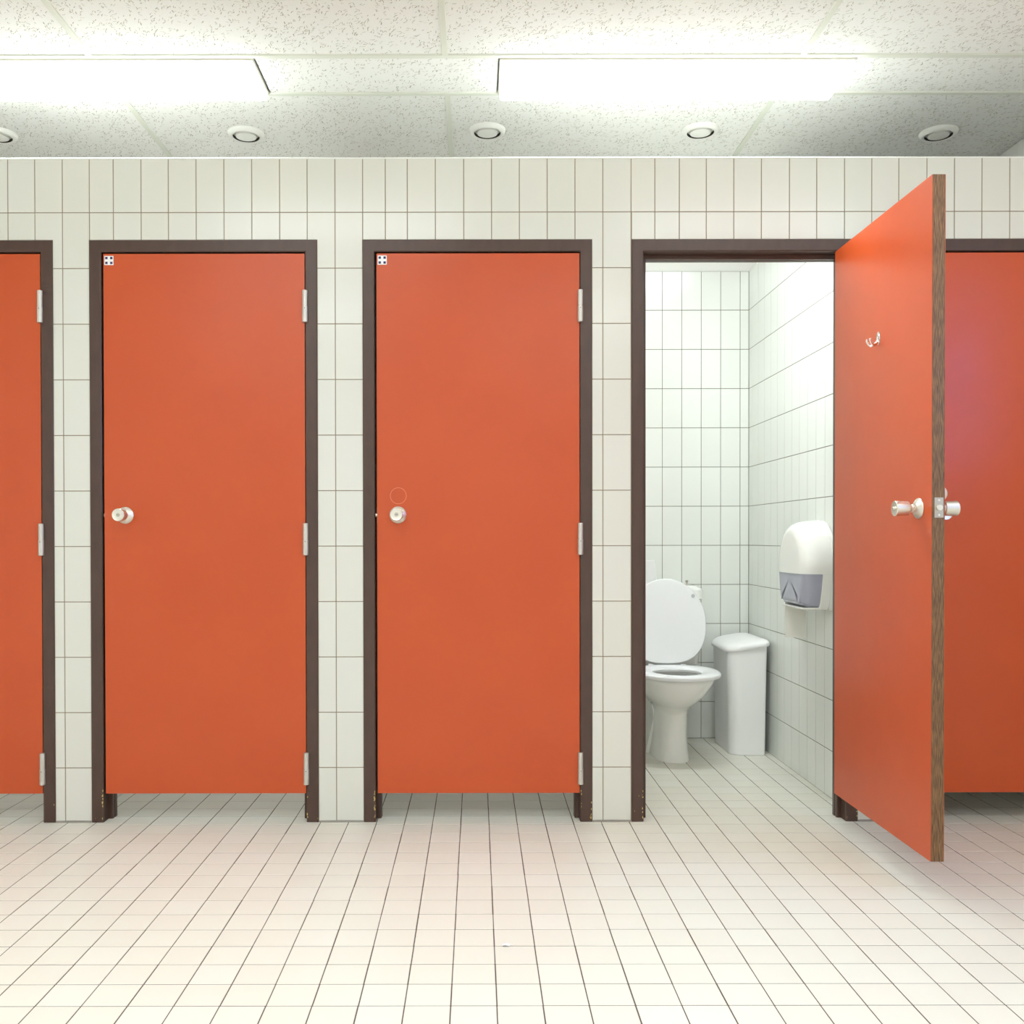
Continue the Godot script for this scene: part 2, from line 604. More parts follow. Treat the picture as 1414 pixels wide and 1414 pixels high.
func build_ceiling() -> void:
	var c := base("ceiling", Vector3.ZERO, "suspended ceiling of fissured mineral boards in pale metal bars", "ceiling", "", "structure")
	part("slab", boxes([[Vector3(ROOM_L - 0.1, CEIL_Y + 0.03, STALL_BACK - 0.12), Vector3(ROOM_R + 0.1, CEIL_Y + 0.15, ROOM_BACK + 0.1)]]), M.paint, c)
	var xs := [ROOM_L] + BAR_X + [ROOM_R]
	var zs := [STALL_BACK - 0.012, -0.878, -0.243, 0.040, 0.676, 1.312, 1.948, 2.584, 3.22, 3.856, 4.49, ROOM_BACK]
	for r in zs.size() - 1:
		var cols := xs
		if r == 2:
			cols = [ROOM_L, LIGHT_X[0] - 0.64, LIGHT_X[0] + 0.64, LIGHT_X[1] - 0.64, LIGHT_X[1] + 0.64, ROOM_R]
		elif r == 7:
			cols = [ROOM_L] + [BAR_X[1] - 1.265] + BAR_X.slice(1) + [ROOM_R]
		for k in cols.size() - 1:
			if cols[k + 1] - cols[k] < 0.03:
				continue
			if r == 2 and (k == 1 or k == 3):
				continue
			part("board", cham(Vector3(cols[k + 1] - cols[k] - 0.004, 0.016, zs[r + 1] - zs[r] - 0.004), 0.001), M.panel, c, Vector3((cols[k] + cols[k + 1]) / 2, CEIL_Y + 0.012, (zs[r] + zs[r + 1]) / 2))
	for k in range(1, zs.size() - 1):
		part("runner_bar", cham(Vector3(ROOM_R - ROOM_L, 0.012, 0.022), 0.0012), M.bar, c, Vector3((ROOM_L + ROOM_R) / 2, CEIL_Y + 0.004, zs[k]))
	for x in BAR_X:
		for r in zs.size() - 1:
			if r == 2:
				continue
			part("cross_bar", cham(Vector3(0.022, 0.012, zs[r + 1] - zs[r] - 0.022), 0.0012), M.bar, c, Vector3(x, CEIL_Y + 0.0042, (zs[r] + zs[r + 1]) / 2))

func build_room() -> void:
	# far side of the washroom, behind the photographer, and its two ends
	var r := base("wall_right", Vector3.ZERO, "pale painted end wall with a high window", "wall", "", "structure")
	var wz0 := WIN_Z0
	var wz1 := WIN_Z1
	var wy0 := WIN_Y0
	var wy1 := WIN_Y1
	var x0 := ROOM_R
	var x1 := ROOM_R + 0.14
	part("plaster", boxes([[Vector3(x0, 0, STALL_BACK - 0.012), Vector3(x1, wy0, ROOM_BACK)], [Vector3(x0, wy1, STALL_BACK - 0.012), Vector3(x1, CEIL_Y + 0.05, ROOM_BACK)],
		[Vector3(x0, wy0, STALL_BACK - 0.012), Vector3(x1, wy1, wz0)], [Vector3(x0, wy0, wz1), Vector3(x1, wy1, ROOM_BACK)]]), M.paint, r)
	build_window("window_1", Vector3(x0 + 0.07, wy0, (wz0 + wz1) / 2), wz1 - wz0, wy1 - wy0, 1, 0.0, "high window in the end wall with a white frame")
	var l := base("wall_left", Vector3.ZERO, "pale painted end wall beyond the stall whose door shows only its hinge strip", "wall", "", "structure")
	part("plaster", boxes([[Vector3(ROOM_L - 0.12, 0, STALL_BACK - 0.012), Vector3(ROOM_L, CEIL_Y + 0.05, ROOM_BACK)]]), M.paint, l)
	var n := base("wall_near", Vector3.ZERO, "pale painted wall facing the row of stalls", "wall", "", "structure")
	part("plaster", boxes([[Vector3(ROOM_L - 0.12, 0, ROOM_BACK), Vector3(ROOM_R + 0.14, CEIL_Y + 0.05, ROOM_BACK + 0.12)]]), M.paint, n)

# frame in its own axes: glass lies across local x, width runs along local z
func build_window(called: String, at: Vector3, width: float, height: float, lights: int, turn: float, label: String) -> void:
	var wn := base(called, at, label, "window", "", "structure")
	wn.rotation.y = turn
	for k in lights + 1:
		part("stile", cham(Vector3(0.05, height, 0.045), 0.003), M.cap, wn, Vector3(0, height / 2, -width / 2 + 0.0225 + (width - 0.045) * k / lights))
	for y in [0.0225, height - 0.0225]:
		part("rail", cham(Vector3(0.05, 0.045, width - 0.09), 0.003), M.cap, wn, Vector3(0, y, 0))
	var step := (width - 0.045) / lights
	for k in lights:
		part("pane", cham(Vector3(0.006, height - 0.09, step - 0.045), 0.001), M.pane, wn, Vector3(0, height / 2, -width / 2 + 0.0225 + step * (k + 0.5)))

# ---------------------------------------------------------------- door frames and doors
func build_frame(k: int) -> void:
	var L: float = FRAMES[k][0]
	var R: float = FRAMES[k][1]
	var words := ["dark brown metal frame of the door of which only the hinge strip shows", "dark brown metal frame round the stickered door without a ring mark", "dark brown metal frame round the stickered door with the ring mark", "dark brown metal frame of the open stall", "dark brown metal frame behind the open door, by the end wall"]
	var f := base("trim_%d" % (k + 1), Vector3.ZERO, words[k], "door frame", "", "structure")
	var zf := 0.004
	var zb := -WALL_T - 0.002
	var prof := PackedVector2Array([Vector2(-FACE, zb), Vector2(-FACE, zf - 0.002), Vector2(-FACE + 0.002, zf), Vector2(-0.003, zf), Vector2(0, zf - 0.003), Vector2(0, -0.043), Vector2(0.012, -0.043), Vector2(0.016, -0.046), Vector2(0.016, -0.056), Vector2(0.011, -0.058), Vector2(0.011, -0.064), Vector2(0.016, -0.066), Vector2(0.016, zb)])
	# mitred at the top corners
	part("jamb", prism(prof, 0.0, 1.0, func(p, a): return Vector3(L + FACE + p.x, a * (FRAME_TOP - FACE - p.x), p.y)), M.brown, f)
	part("jamb", prism(prof, 0.0, 1.0, func(p, a): return Vector3(R - FACE - p.x, a * (FRAME_TOP - FACE - p.x), p.y)), M.brown, f)
	part("header", prism(prof, 0.0, 1.0, func(p, a): return Vector3(lerpf(L + FACE + p.x, R - FACE - p.x, a), FRAME_TOP - FACE - p.x, p.y)), M.brown, f)
	# chipped paint low on the jambs
	for side in 2:
		var t := PackedVector3Array()
		for i in 11:
			var edge := rng.randf() < 0.9
			var h := rng.randf_range(0.004, 0.012) if edge else rng.randf_range(0.002, 0.005)
			var w := rng.randf_range(0.0015, 0.004) if edge else rng.randf_range(0.0015, 0.003)
			var off := rng.randf_range(0.002, 0.005) if edge else rng.randf_range(0.008, 0.036)
			var y := 0.014 + pow(rng.randf(), 1.6) * 0.11
			var x: float = (L + FACE - off) if side == 0 else (R - FACE + off if rng.randf() < 0.5 else R - off)
			if side == 1 and k != 2 and rng.randf() < 0.5:
				continue
			var ring := PackedVector3Array()
			for q in 6:
				var a := TAU * q / 6.0
				var j := rng.randf_range(0.6, 1.2)
				ring.append(Vector3(x + cos(a) * w / 2 * j, y + sin(a) * h / 2 * j, zf - 0.0002))
			var ring2 := PackedVector3Array()
			for p in ring:
				ring2.append(p + Vector3(0, 0, 0.0004))
			loft_tris(t, [ring, ring2])
		var o := part("paint_chips", commit(t, 0.0), M.chip, f)
		o.set_meta("kind", "stuff")

func knob_mesh_body() -> ArrayMesh:
	# axis along y, door face at y = 0
	return lathe([Vector2(0.0, 0.008), Vector2(0.0125, 0.008), Vector2(0.0115, 0.014), Vector2(0.0105, 0.0165), Vector2(0.0125, 0.018), Vector2(0.0125, 0.021), Vector2(0.0108, 0.023), Vector2(0.012, 0.028), Vector2(0.0185, 0.031), Vector2(0.021, 0.034), Vector2(0.0225, 0.068), Vector2(0.0225, 0.0705), Vector2(0.021, 0.0722), Vector2(0.019, 0.0714), Vector2(0.012, 0.0705), Vector2(0.0, 0.0705)], 32, 30)

func knob_mesh_rose() -> ArrayMesh:
	return lathe([Vector2(0.0, 0.0), Vector2(0.0302, 0.0), Vector2(0.0308, 0.0015), Vector2(0.030, 0.004), Vector2(0.024, 0.009), Vector2(0.0175, 0.0135), Vector2(0.0135, 0.0155), Vector2(0.0, 0.0155)], 32, 30)

func add_knob(door: Node3D, at: Vector3, rot: Vector3, button: bool) -> void:
	if not mesh_cache.has("knob"):
		mesh_cache.knob = knob_mesh_body()
		mesh_cache.rose = knob_mesh_rose()
		mesh_cache.key = lathe([Vector2(0, 0.069), Vector2(0.0072, 0.069), Vector2(0.0072, 0.0716), Vector2(0.0064, 0.0722), Vector2(0.0, 0.0722)], 20)
		mesh_cache.button = lathe([Vector2(0, 0.069), Vector2(0.005, 0.069), Vector2(0.005, 0.076), Vector2(0.0042, 0.077), Vector2(0.0, 0.077)], 20)
		mesh_cache.slot = boxes([[Vector3(-0.0035, 0.0721, -0.0006), Vector3(0.0035, 0.0725, 0.0006)]])
	var k := part("knob", mesh_cache.knob, M.satin, door, at, rot)
	part("rosette", mesh_cache.rose, M.satin, k)
	if button:
		part("privacy_button", mesh_cache.button, M.satin, k)
	else:
		part("lock_cylinder", mesh_cache.key, M.brushed, k)
		part("emergency_slot", mesh_cache.slot, M.dark, k)

const LEAF_T := 0.038
const LEAF_BOTTOM := 0.104
const LEAF_TOP := 2.049

func build_door(k: int, label: String) -> Node3D:
	var L: float = FRAMES[k][0] + FACE
	var R: float = FRAMES[k][1] - FACE
	var x0 := L + 0.0075
	var x1 := R - 0.002
	var w := x1 - x0
	# the node stands at the hinge axis; the leaf runs towards -x
	var hinge := Vector3(R + 0.0005, 0, 0.009)
	var d := base("door_%d" % (k + 1), hinge, label, "door", "", "structure")
	var off := x0 - hinge.x
	var zc := -0.009 - LEAF_T / 2 + 0.001
	var hh := LEAF_TOP - LEAF_BOTTOM
	var leaf := part("leaf", cham(Vector3(w, hh, LEAF_T - 0.002), 0.0006), M.wood, d, Vector3(off + w / 2, LEAF_BOTTOM + hh / 2, zc))
	for s in [-1, 1]:
		part("laminate_sheet", cham(Vector3(w, hh, 0.0011), 0.0004), M.orange, leaf, Vector3(0, 0, s * (LEAF_T / 2 - 0.00055)))
	var zf := zc + LEAF_T / 2
	var zb := zc - LEAF_T / 2
	var ky: float = 1.109
	var kx := off + 0.0755
	add_knob(d, Vector3(kx, ky, zf), Vector3(PI / 2, 0, 0), false)
	add_knob(d, Vector3(kx, ky, zb), Vector3(-PI / 2, 0, 0), true)
	# latch on the free edge
	var lp := part("latch_plate", cham(Vector3(0.0016, 0.057, 0.025), 0.0004), M.brushed, d, Vector3(off - 0.0003, ky, zc + 0.002))
	lp.set_meta("label", "brushed steel latch plate with two screws")
	part("latch_bolt", lathe([Vector2(0, 0), Vector2(0.0085, 0), Vector2(0.0085, 0.005), Vector2(0.0075, 0.006), Vector2(0, 0.006)], 20), M.satin, lp, Vector3(-0.0008, 0, 0), Vector3(0, 0, PI / 2))
	for s in [-1, 1]:
		part("screw", lathe([Vector2(0, 0), Vector2(0.0034, 0), Vector2(0.003, 0.0007), Vector2(0, 0.0009)], 12), M.satin, lp, Vector3(-0.0008, s * 0.021, 0), Vector3(0, 0, PI / 2))
	# three barrel hinges
	if not mesh_cache.has("hinge"):
		var a := 0.0102
		mesh_cache.hinge = lathe([Vector2(0, -0.0575), Vector2(a - 0.001, -0.0575), Vector2(a, -0.0565), Vector2(a, -0.0008), Vector2(a - 0.002, -0.0008), Vector2(a - 0.002, 0.0008), Vector2(a - 0.0006, 0.0008), Vector2(a - 0.0006, 0.0565), Vector2(a - 0.0016, 0.0575), Vector2(0, 0.0575)], 24)
		mesh_cache.pin = lathe([Vector2(0, 0), Vector2(0.0016, 0), Vector2(0.0016, 0.0006), Vector2(0, 0.0006)], 10)
	for y in [1.858, 1.022, 0.195]:
		var h := part("hinge", mesh_cache.hinge, M.hinge, d, Vector3(0, y, 0))
		part("set_screw", mesh_cache.pin, M.dark, h, Vector3(0, -0.008, 0.0098), Vector3(PI / 2, 0, 0))
	return d

func add_sticker(d: Node3D, k: int) -> void:
	var x: float = FRAMES[k][0] + FACE + 0.0075 - d.position.x
	var zf := -0.009 + 0.001
	var s := part("sticker", cham(Vector3(0.033, 0.033, 0.0008), 0.0003), M.sticker, d, Vector3(x + 0.0205, LEAF_TOP - 0.024, zf + 0.0004))
	s.set_meta("label", "small navy sticker with a white cross and white border")
	for a in [-1, 1]:
		for b in [-1, 1]:
			part("navy_square", cham(Vector3(0.0086, 0.0086, 0.0004), 0.0001), M.navy, s, Vector3(a * 0.0088, b * 0.0088, 0.0005))

func build_doors() -> void:
	build_door(0, "closed orange stall door of which only a strip with the hinges shows")
	var d2 := build_door(1, "closed orange stall door with a white cross sticker, no ring mark over the knob")
	add_sticker(d2, 1)
	var d3 := build_door(2, "closed orange stall door with a white cross sticker and a pale ring mark over the knob")
	add_sticker(d3, 2)
	var t := PackedVector3Array()
	var rings := []
	for q in [[0.0114, 0.0], [0.0122, 0.0], [0.0122, 0.0003], [0.0114, 0.0003]]:
		var ring := PackedVector3Array()
		for i in 40:
			var a := TAU * i / 40.0
			ring.append(Vector3(cos(a) * q[0] * 2.45, sin(a) * q[0] * 2.45, q[1]))
		rings.append(ring)
	loft_tris(t, rings, false, false, true)
	var rm := part("ring_mark", commit(t, 30.0), M.ring, d3, Vector3(FRAMES[2][0] + FACE + 0.0075 + 0.0765 - d3.position.x, 1.178, -0.0081))
	rm.set_meta("label", "pale ring worn into the paint above the knob")
	var d4 := build_door(3, "orange stall door standing wide open, brown wood edge and coat hook showing")
	d4.rotation.y = PI / 2
	# coat hook on the inside face
	var inside := -0.009 + 0.001 - LEAF_T
	var hk := part("coat_hook", lathe([Vector2(0, 0), Vector2(0.0125, 0), Vector2(0.0125, 0.002), Vector2(0.0095, 0.0045), Vector2(0, 0.0055)], 24), M.chrome, d4, Vector3(-0.372, 1.662, inside), Vector3(-PI / 2, 0, 0))
	hk.scale = Vector3(1, 1, 1.7)
	hk.set_meta("label", "small chrome double coat hook")
	for s in [-1, 1]:
		var pr := part("prong", tube([Vector3(s * 0.003, 0.003, -0.006), Vector3(s * 0.007, 0.012, -0.0125), Vector3(s * 0.010, 0.022, -0.0135), Vector3(s * 0.012, 0.030, -0.0095), Vector3(s * 0.013, 0.034, -0.003), Vector3(s * 0.013, 0.0345, -0.0015)], [0.0032, 0.003, 0.0028, 0.0028, 0.0036, 0.0018], 10), M.chrome, hk)
		pr.position = Vector3(0, 0, 0)
	for s in [-1, 1]:
		part("screw", lathe([Vector2(0, 0), Vector2(0.003, 0), Vector2(0.0026, 0.0014), Vector2(0, 0.0018)], 12), M.brushed, hk, Vector3(0, 0.0046, s * 0.0052))
	var d5 := build_door(4, "closed orange stall door half hidden behind the open door leaf")
	var cp := part("cover_disc", lathe([Vector2(0, 0), Vector2(0.0295, 0), Vector2(0.0302, 0.0012), Vector2(0.029, 0.0035), Vector2(0.022, 0.0055), Vector2(0, 0.006)], 32), M.satin, d5, Vector3(FRAMES[4][0] + FACE + 0.0075 + 0.084 - d5.position.x, 1.183, -0.008), Vector3(PI / 2, 0, 0))
	cp.set_meta("label", "round pale metal cover disc above the knob")

# ---------------------------------------------------------------- things on the ceiling
func build_light(at: Vector3, label: String, energy: float) -> void:
	var n := base("ceiling_light", at, label, "light", "fluorescent ceiling lights")
	var w := 1.274
	var d := 0.266
	var h := 0.036
	part("housing", cham(Vector3(w, 0.012, d), 0.002), M.white_metal, n, Vector3(0, -0.0015, 0))
	var e := std(Color(1, 1, 1), 0.5)
	e.emission_enabled = true
	e.emission = LAMP_COLOR
	e.emission_energy_multiplier = GLOW
	# prismatic cover: bevelled tray hanging below the housing
	var rings := []
	for q in [[0.0, -0.0072], [0.002, -h + 0.008], [0.005, -h + 0.002], [0.012, -h]]:
		rings.append(flat_ring(round_rect(-w / 2 + 0.006 + q[0], w / 2 - 0.006 - q[0], -d / 2 + 0.006 + q[0], d / 2 - 0.006 - q[0], [0.004, 0.004, 0.004, 0.004], 2), q[1]))
	part("light_diffuser", loft(rings, 30.0), e, n)
	var a := AreaLight3D.new()
	a.name = "light_source"
	a.area_size = Vector2(w - 0.04, d - 0.04)
	a.light_color = LAMP_COLOR
	a.light_energy = energy
	a.area_range = 12.0
	a.area_attenuation = 2.0
	a.shadow_enabled = true
	n.add_child(a)
	a.position = Vector3(0, -h - 0.004, 0)
	a.rotation = Vector3(-PI / 2, 0, 0)

func build_valves() -> void:
	var ring := lathe([Vector2(0.052, -0.004), Vector2(0.076, 0.002), Vector2(0.0765, -0.003), Vector2(0.074, -0.010), Vector2(0.068, -0.017), Vector2(0.061, -0.019), Vector2(0.0570, -0.0175), Vector2(0.0555, -0.015), Vector2(0.0555, 0.004), Vector2(0.0, 0.004)], 40, 40)
	var disc := lathe([Vector2(0.0, -0.002), Vector2(0.040, -0.002), Vector2(0.0445, -0.009), Vector2(0.0445, -0.015), Vector2(0.042, -0.0185), Vector2(0.034, -0.0205), Vector2(0.0, -0.0215)], 40, 40)
	var gap := lathe([Vector2(0.0, -0.001), Vector2(0.0544, -0.001), Vector2(0.0544, -0.017), Vector2(0.0553, -0.017), Vector2(0.0553, 0.0015), Vector2(0.0, 0.0015)], 40)  # dark cup lining the rim, stands for the shade in the gap
	var spots := [-2.019, -0.971, 0.048, 0.942, 1.955]
	var where := ["over the stall whose door shows only its hinge strip", "over the stickered door without a ring mark", "over the door with the ring mark", "over the open stall", "beside the end wall, over the door behind the open leaf"]
	for k in 5:
		var v := base("ceiling_vent", Vector3(spots[k], CEIL_Y + 0.004, -0.60 if k == 0 or k == 1 or k == 4 else -0.57), "round white air valve " + where[k], "vent", "round air valves over the stalls")
		part("rim", ring, M.valve, v)
		part("gap_shade", gap, M.dark, v, Vector3(0, 0.002, 0))  # shade between disc and rim, put in as dark colour
		part("disc", disc, M.valve, v, Vector3(0, 0.002, 0))

# ---------------------------------------------------------------- the open stall
func egg(cx: float, cz: float, a: float, front: float, back: float, y: float, n := 40, p := 2.0, pb := 2.0) -> PackedVector3Array:
	var out := PackedVector3Array()
	for k in n:
		var t := TAU * k / n
		var s := sin(t)
		var c := cos(t)
		var e := p if c > 0 else pb
		out.append(Vector3(cx + a * signf(s) * pow(absf(s), 2.0 / e), y, cz + (front if c > 0 else back) * signf(c) * pow(absf(c), 2.0 / e)))
	return out

func build_toilet() -> void:
	var t := base("toilet", Vector3(0.908, 0, -1.07), "white ceramic toilet with its lid raised, in the open stall", "toilet")
	# pan: outer skin from the foot to the rim, over the rim and down inside
	var rings := [
		egg(0, 0, 0.086, 0.190, 0.20, 0.0, 48, 2.6, 3.2),
		egg(0, 0, 0.086, 0.190, 0.20, 0.006, 48, 2.6, 3.2),
		egg(0, 0, 0.080, 0.182, 0.19, 0.05, 48, 2.5, 3.0),
		egg(0, 0, 0.076, 0.178, 0.18, 0.12, 48, 2.4, 3.0),
		egg(0, 0, 0.079, 0.184, 0.18, 0.175, 48, 2.3, 3.0),
		egg(0, 0.005, 0.078, 0.187, 0.18, 0.215, 48, 2.3, 3.0),
		egg(0, 0.02, 0.082, 0.195, 0.19, 0.240, 48, 2.2, 2.9),
		egg(0, 0.045, 0.098, 0.215, 0.21, 0.263, 48, 2.1, 2.8),
		egg(0, 0.07, 0.121, 0.238, 0.23, 0.288, 48, 2.1, 2.6),
		egg(0, 0.095, 0.145, 0.256, 0.25, 0.320, 48, 2.1, 2.4),
		egg(0, 0.11, 0.161, 0.267, 0.26, 0.352, 48, 2.1, 2.4),
		egg(0, 0.12, 0.174, 0.272, 0.27, 0.378, 48, 2.1, 2.4),
		egg(0, 0.12, 0.177, 0.274, 0.27, 0.392, 48, 2.1, 2.4),
		egg(0, 0.12, 0.173, 0.270, 0.268, 0.400, 48, 2.1, 2.4),
		egg(0, 0.15, 0.128, 0.195, 0.185, 0.400, 48, 2.0, 2.0),
		egg(0, 0.15, 0.122, 0.189, 0.179, 0.392, 48, 2.0, 2.0),
		egg(0, 0.15, 0.118, 0.180, 0.170, 0.36, 48, 2.0, 2.0),
		egg(0, 0.14, 0.092, 0.140, 0.130, 0.28, 48, 2.0, 2.0),
		egg(0, 0.12, 0.050, 0.075, 0.070, 0.23, 48, 2.0, 2.0)]
	part("pan", loft(rings, 45.0), M.ceramic, t)
	# trap and rear foot, flaring back to the wall
	var tr := []
	for q in [[0.0, 0.100, 0.215, 0.02], [0.03, 0.096, 0.21, 0.01], [0.10, 0.086, 0.20, -0.02], [0.18, 0.078, 0.19, -0.06], [0.25, 0.085, 0.17, -0.06], [0.34, 0.10, 0.12, -0.06]]:
		tr.append(flat_ring(round_rect(-q[1], q[1], -0.06 - q[2], -0.06 - q[3] + 0.06, [0.03, 0.03, 0.02, 0.02], 5), q[0]))
	part("trap", loft(tr, 45.0), M.ceramic, t)
	part("shelf", loft([flat_ring(round_rect(-0.14, 0.14, -0.33, -0.05, [0.04, 0.04, 0.05, 0.05], 5), 0.31), flat_ring(round_rect(-0.165, 0.165, -0.335, -0.04, [0.04, 0.04, 0.05, 0.05], 5), 0.36), flat_ring(round_rect(-0.17, 0.17, -0.335, -0.04, [0.04, 0.04, 0.05, 0.05], 5), 0.394), flat_ring(round_rect(-0.165, 0.165, -0.33, -0.045, [0.04, 0.04, 0.05, 0.05], 5), 0.399)], 35.0), M.ceramic, t)
	# seat ring
	var st := PackedVector3Array()
	var sr := []
	for q in [[0.190, 0.218, 0.203, 0.403], [0.194, 0.222, 0.207, 0.409], [0.193, 0.221, 0.206, 0.418], [0.185, 0.212, 0.198, 0.4235], [0.155, 0.176, 0.165, 0.4255], [0.118, 0.150, 0.118, 0.4215], [0.110, 0.142, 0.110, 0.412], [0.114, 0.146, 0.114, 0.403]]:
		sr.append(egg(0, 0.193, q[0], q[1], q[2], q[3], 56, 2.05, 2.2))
	loft_tris(st, sr, false, false, true)
	part("seat", commit(st, 50.0), M.seat, t)
	# lid, raised: built flat with its hinge at the origin, then turned up
	var lr := []
	for q in [[0.175, -0.006], [0.187, -0.0055], [0.1905, 0.0], [0.1905, 0.006], [0.186, 0.0115], [0.17, 0.0135], [0.10, 0.0155]]:
		var e := egg(0, 0.205, q[0], q[0] * 1.07, q[0] * 1.07, q[1], 56, 1.93, 2.6)
		lr.append(e)
	var lid := part("lid", loft(lr, 40.0), M.seat, t, Vector3(0, 0.424, -0.018), Vector3(-deg_to_rad(97), 0, 0))
	for s in [-1, 1]:
		var bp := part("bumper", lathe([Vector2(0, 0), Vector2(0.009, 0), Vector2(0.008, 0.004), Vector2(0, 0.005)], 16), M.rubber, lid, Vector3(s * 0.131, -0.0055, 0.325), Vector3(PI, 0, 0))
		bp.set_meta("label", "small grey rubber bumper")
	for s in [-1, 1]:
		part("seat_hinge", lathe([Vector2(0, 0), Vector2(0.014, 0), Vector2(0.014, 0.022), Vector2(0.011, 0.026), Vector2(0, 0.026)], 18), M.seat, t, Vector3(s * 0.078, 0.398, -0.02))
	# cistern
	var tk := []
	for q in [[0.395, 0.180, 0.012], [0.402, 0.190, 0.004], [0.44, 0.194, 0.003], [0.716, 0.203, 0.0], [0.722, 0.203, 0.0]]:
		tk.append(flat_ring(round_rect(-q[1], q[1], -0.335, -0.155 - q[2], [0.02, 0.02, 0.045, 0.045], 6), q[0]))
	var cis := part("cistern", loft(tk, 35.0), M.ceramic, t)
	var cl := []
	for q in [[0.722, 0.204, 0.0], [0.726, 0.209, 0.006], [0.764, 0.209, 0.006], [0.778, 0.203, 0.0], [0.787, 0.189, -0.014], [0.790, 0.165, -0.035]]:
		cl.append(flat_ring(round_rect(-q[1], q[1], -0.338 - min(q[2], 0.0), -0.155 + q[2], [0.02, 0.02, 0.046, 0.046], 6), q[0]))
	part("cistern_lid", loft(cl, 40.0), M.ceramic, cis)
	part("flush_knob", lathe([Vector2(0, 0), Vector2(0.006, 0), Vector2(0.0045, 0.006), Vector2(0.0045, 0.014), Vector2(0.0075, 0.017), Vector2(0.0075, 0.022), Vector2(0.005, 0.025), Vector2(0, 0.025)], 16), M.brushed, cis, Vector3(0.145, 0.789, -0.25))
	# white tub standing on the cistern
	var c := base("plastic_tub", Vector3(0.82, 0.7905, -1.32), "white tapered tub standing on the cistern behind the raised lid", "container")
	var tr2 := []
	for q in [[0.0, 0.078], [0.003, 0.080], [0.105, 0.0715], [0.110, 0.0685]]:
		tr2.append(flat_ring(round_rect(-q[1], q[1], -0.045, 0.045, [0.012, 0.012, 0.012, 0.012], 4), q[0]))
	part("body", loft(tr2, 35.0), M.plastic, c)
	part("cover", loft([flat_ring(round_rect(-0.0695, 0.0695, -0.0455, 0.0455, [0.012, 0.012, 0.012, 0.012], 4), 0.1095), flat_ring(round_rect(-0.0695, 0.0695, -0.0455, 0.0455, [0.012, 0.012, 0.012, 0.012], 4), 0.121), flat_ring(round_rect(-0.066, 0.066, -0.042, 0.042, [0.012, 0.012, 0.012, 0.012], 4), 0.124)], 35.0), M.plastic, c)

# the bin's mouth and lid rise towards the side wall
func sloped(ring: PackedVector3Array) -> PackedVector3Array:
	var out := PackedVector3Array()
	for p in ring:
		out.append(p + Vector3(0, p.x * 0.16, 0))
	return out

func build_bin() -> void:
	var b := base("waste_bin", Vector3(1.282, 0, -1.19), "tall narrow white bin with a rounded lid between toilet and side wall", "bin")
	var rings := []
	for q in [[0.0, -0.003], [0.004, 0.0], [0.25, 0.003], [0.500, 0.007], [0.506, 0.006]]:
		var e: float = q[1]
		rings.append(flat_ring(round_rect(-0.088 - e, 0.076 + e, -0.165 - e, 0.163 + e, [0.045, 0.03, 0.012, 0.055], 9), q[0]))
		if q[0] > 0.4:
			rings[-1] = sloped(rings[-1])
	part("body", loft(rings, 35.0), M.bin, b)
	var lr := []
	for q in [[0.502, 0.004], [0.502, 0.016], [0.509, 0.019], [0.519, 0.018], [0.530, 0.009], [0.537, -0.008], [0.541, -0.03], [0.543, -0.045]]:
		var e: float = q[1]
		var r: float = max(0.012, 0.045 + e)
		lr.append(flat_ring(round_rect(-0.090 - e, 0.078 + e, -0.165 - e * 0.5, 0.163 + e, [r, max(0.01, 0.03 + e), max(0.01, 0.018 + e * 0.5), r + 0.008], 9), q[0]))
		lr[-1] = sloped(lr[-1])
	part("lid", loft(lr, 35.0), M.bin, b)

func dispenser_outline(inset: float) -> PackedVector2Array:
	# (z, y) outline: domed top, sides drawn in to a narrower flat foot
	var out := PackedVector2Array()
	var rz := 0.176 - inset
	var top := 0.355 - inset
	var cy := 0.165
	for k in 25:
		var a := PI * k / 24.0
		out.append(Vector2(cos(a) * rz, cy + sin(a) * (top - cy)))
	for q in [[-0.172, 0.12], [-0.162, 0.075], [-0.147, 0.030], [-0.138, 0.010], [-0.126, 0.0], [0.126, 0.0], [0.138, 0.010], [0.147, 0.030], [0.162, 0.075], [0.172, 0.12]]:
		out.append(Vector2(q[0] - signf(q[0]) * inset, q[1] + (inset if q[1] < 0.02 else 0.0)))
	return out

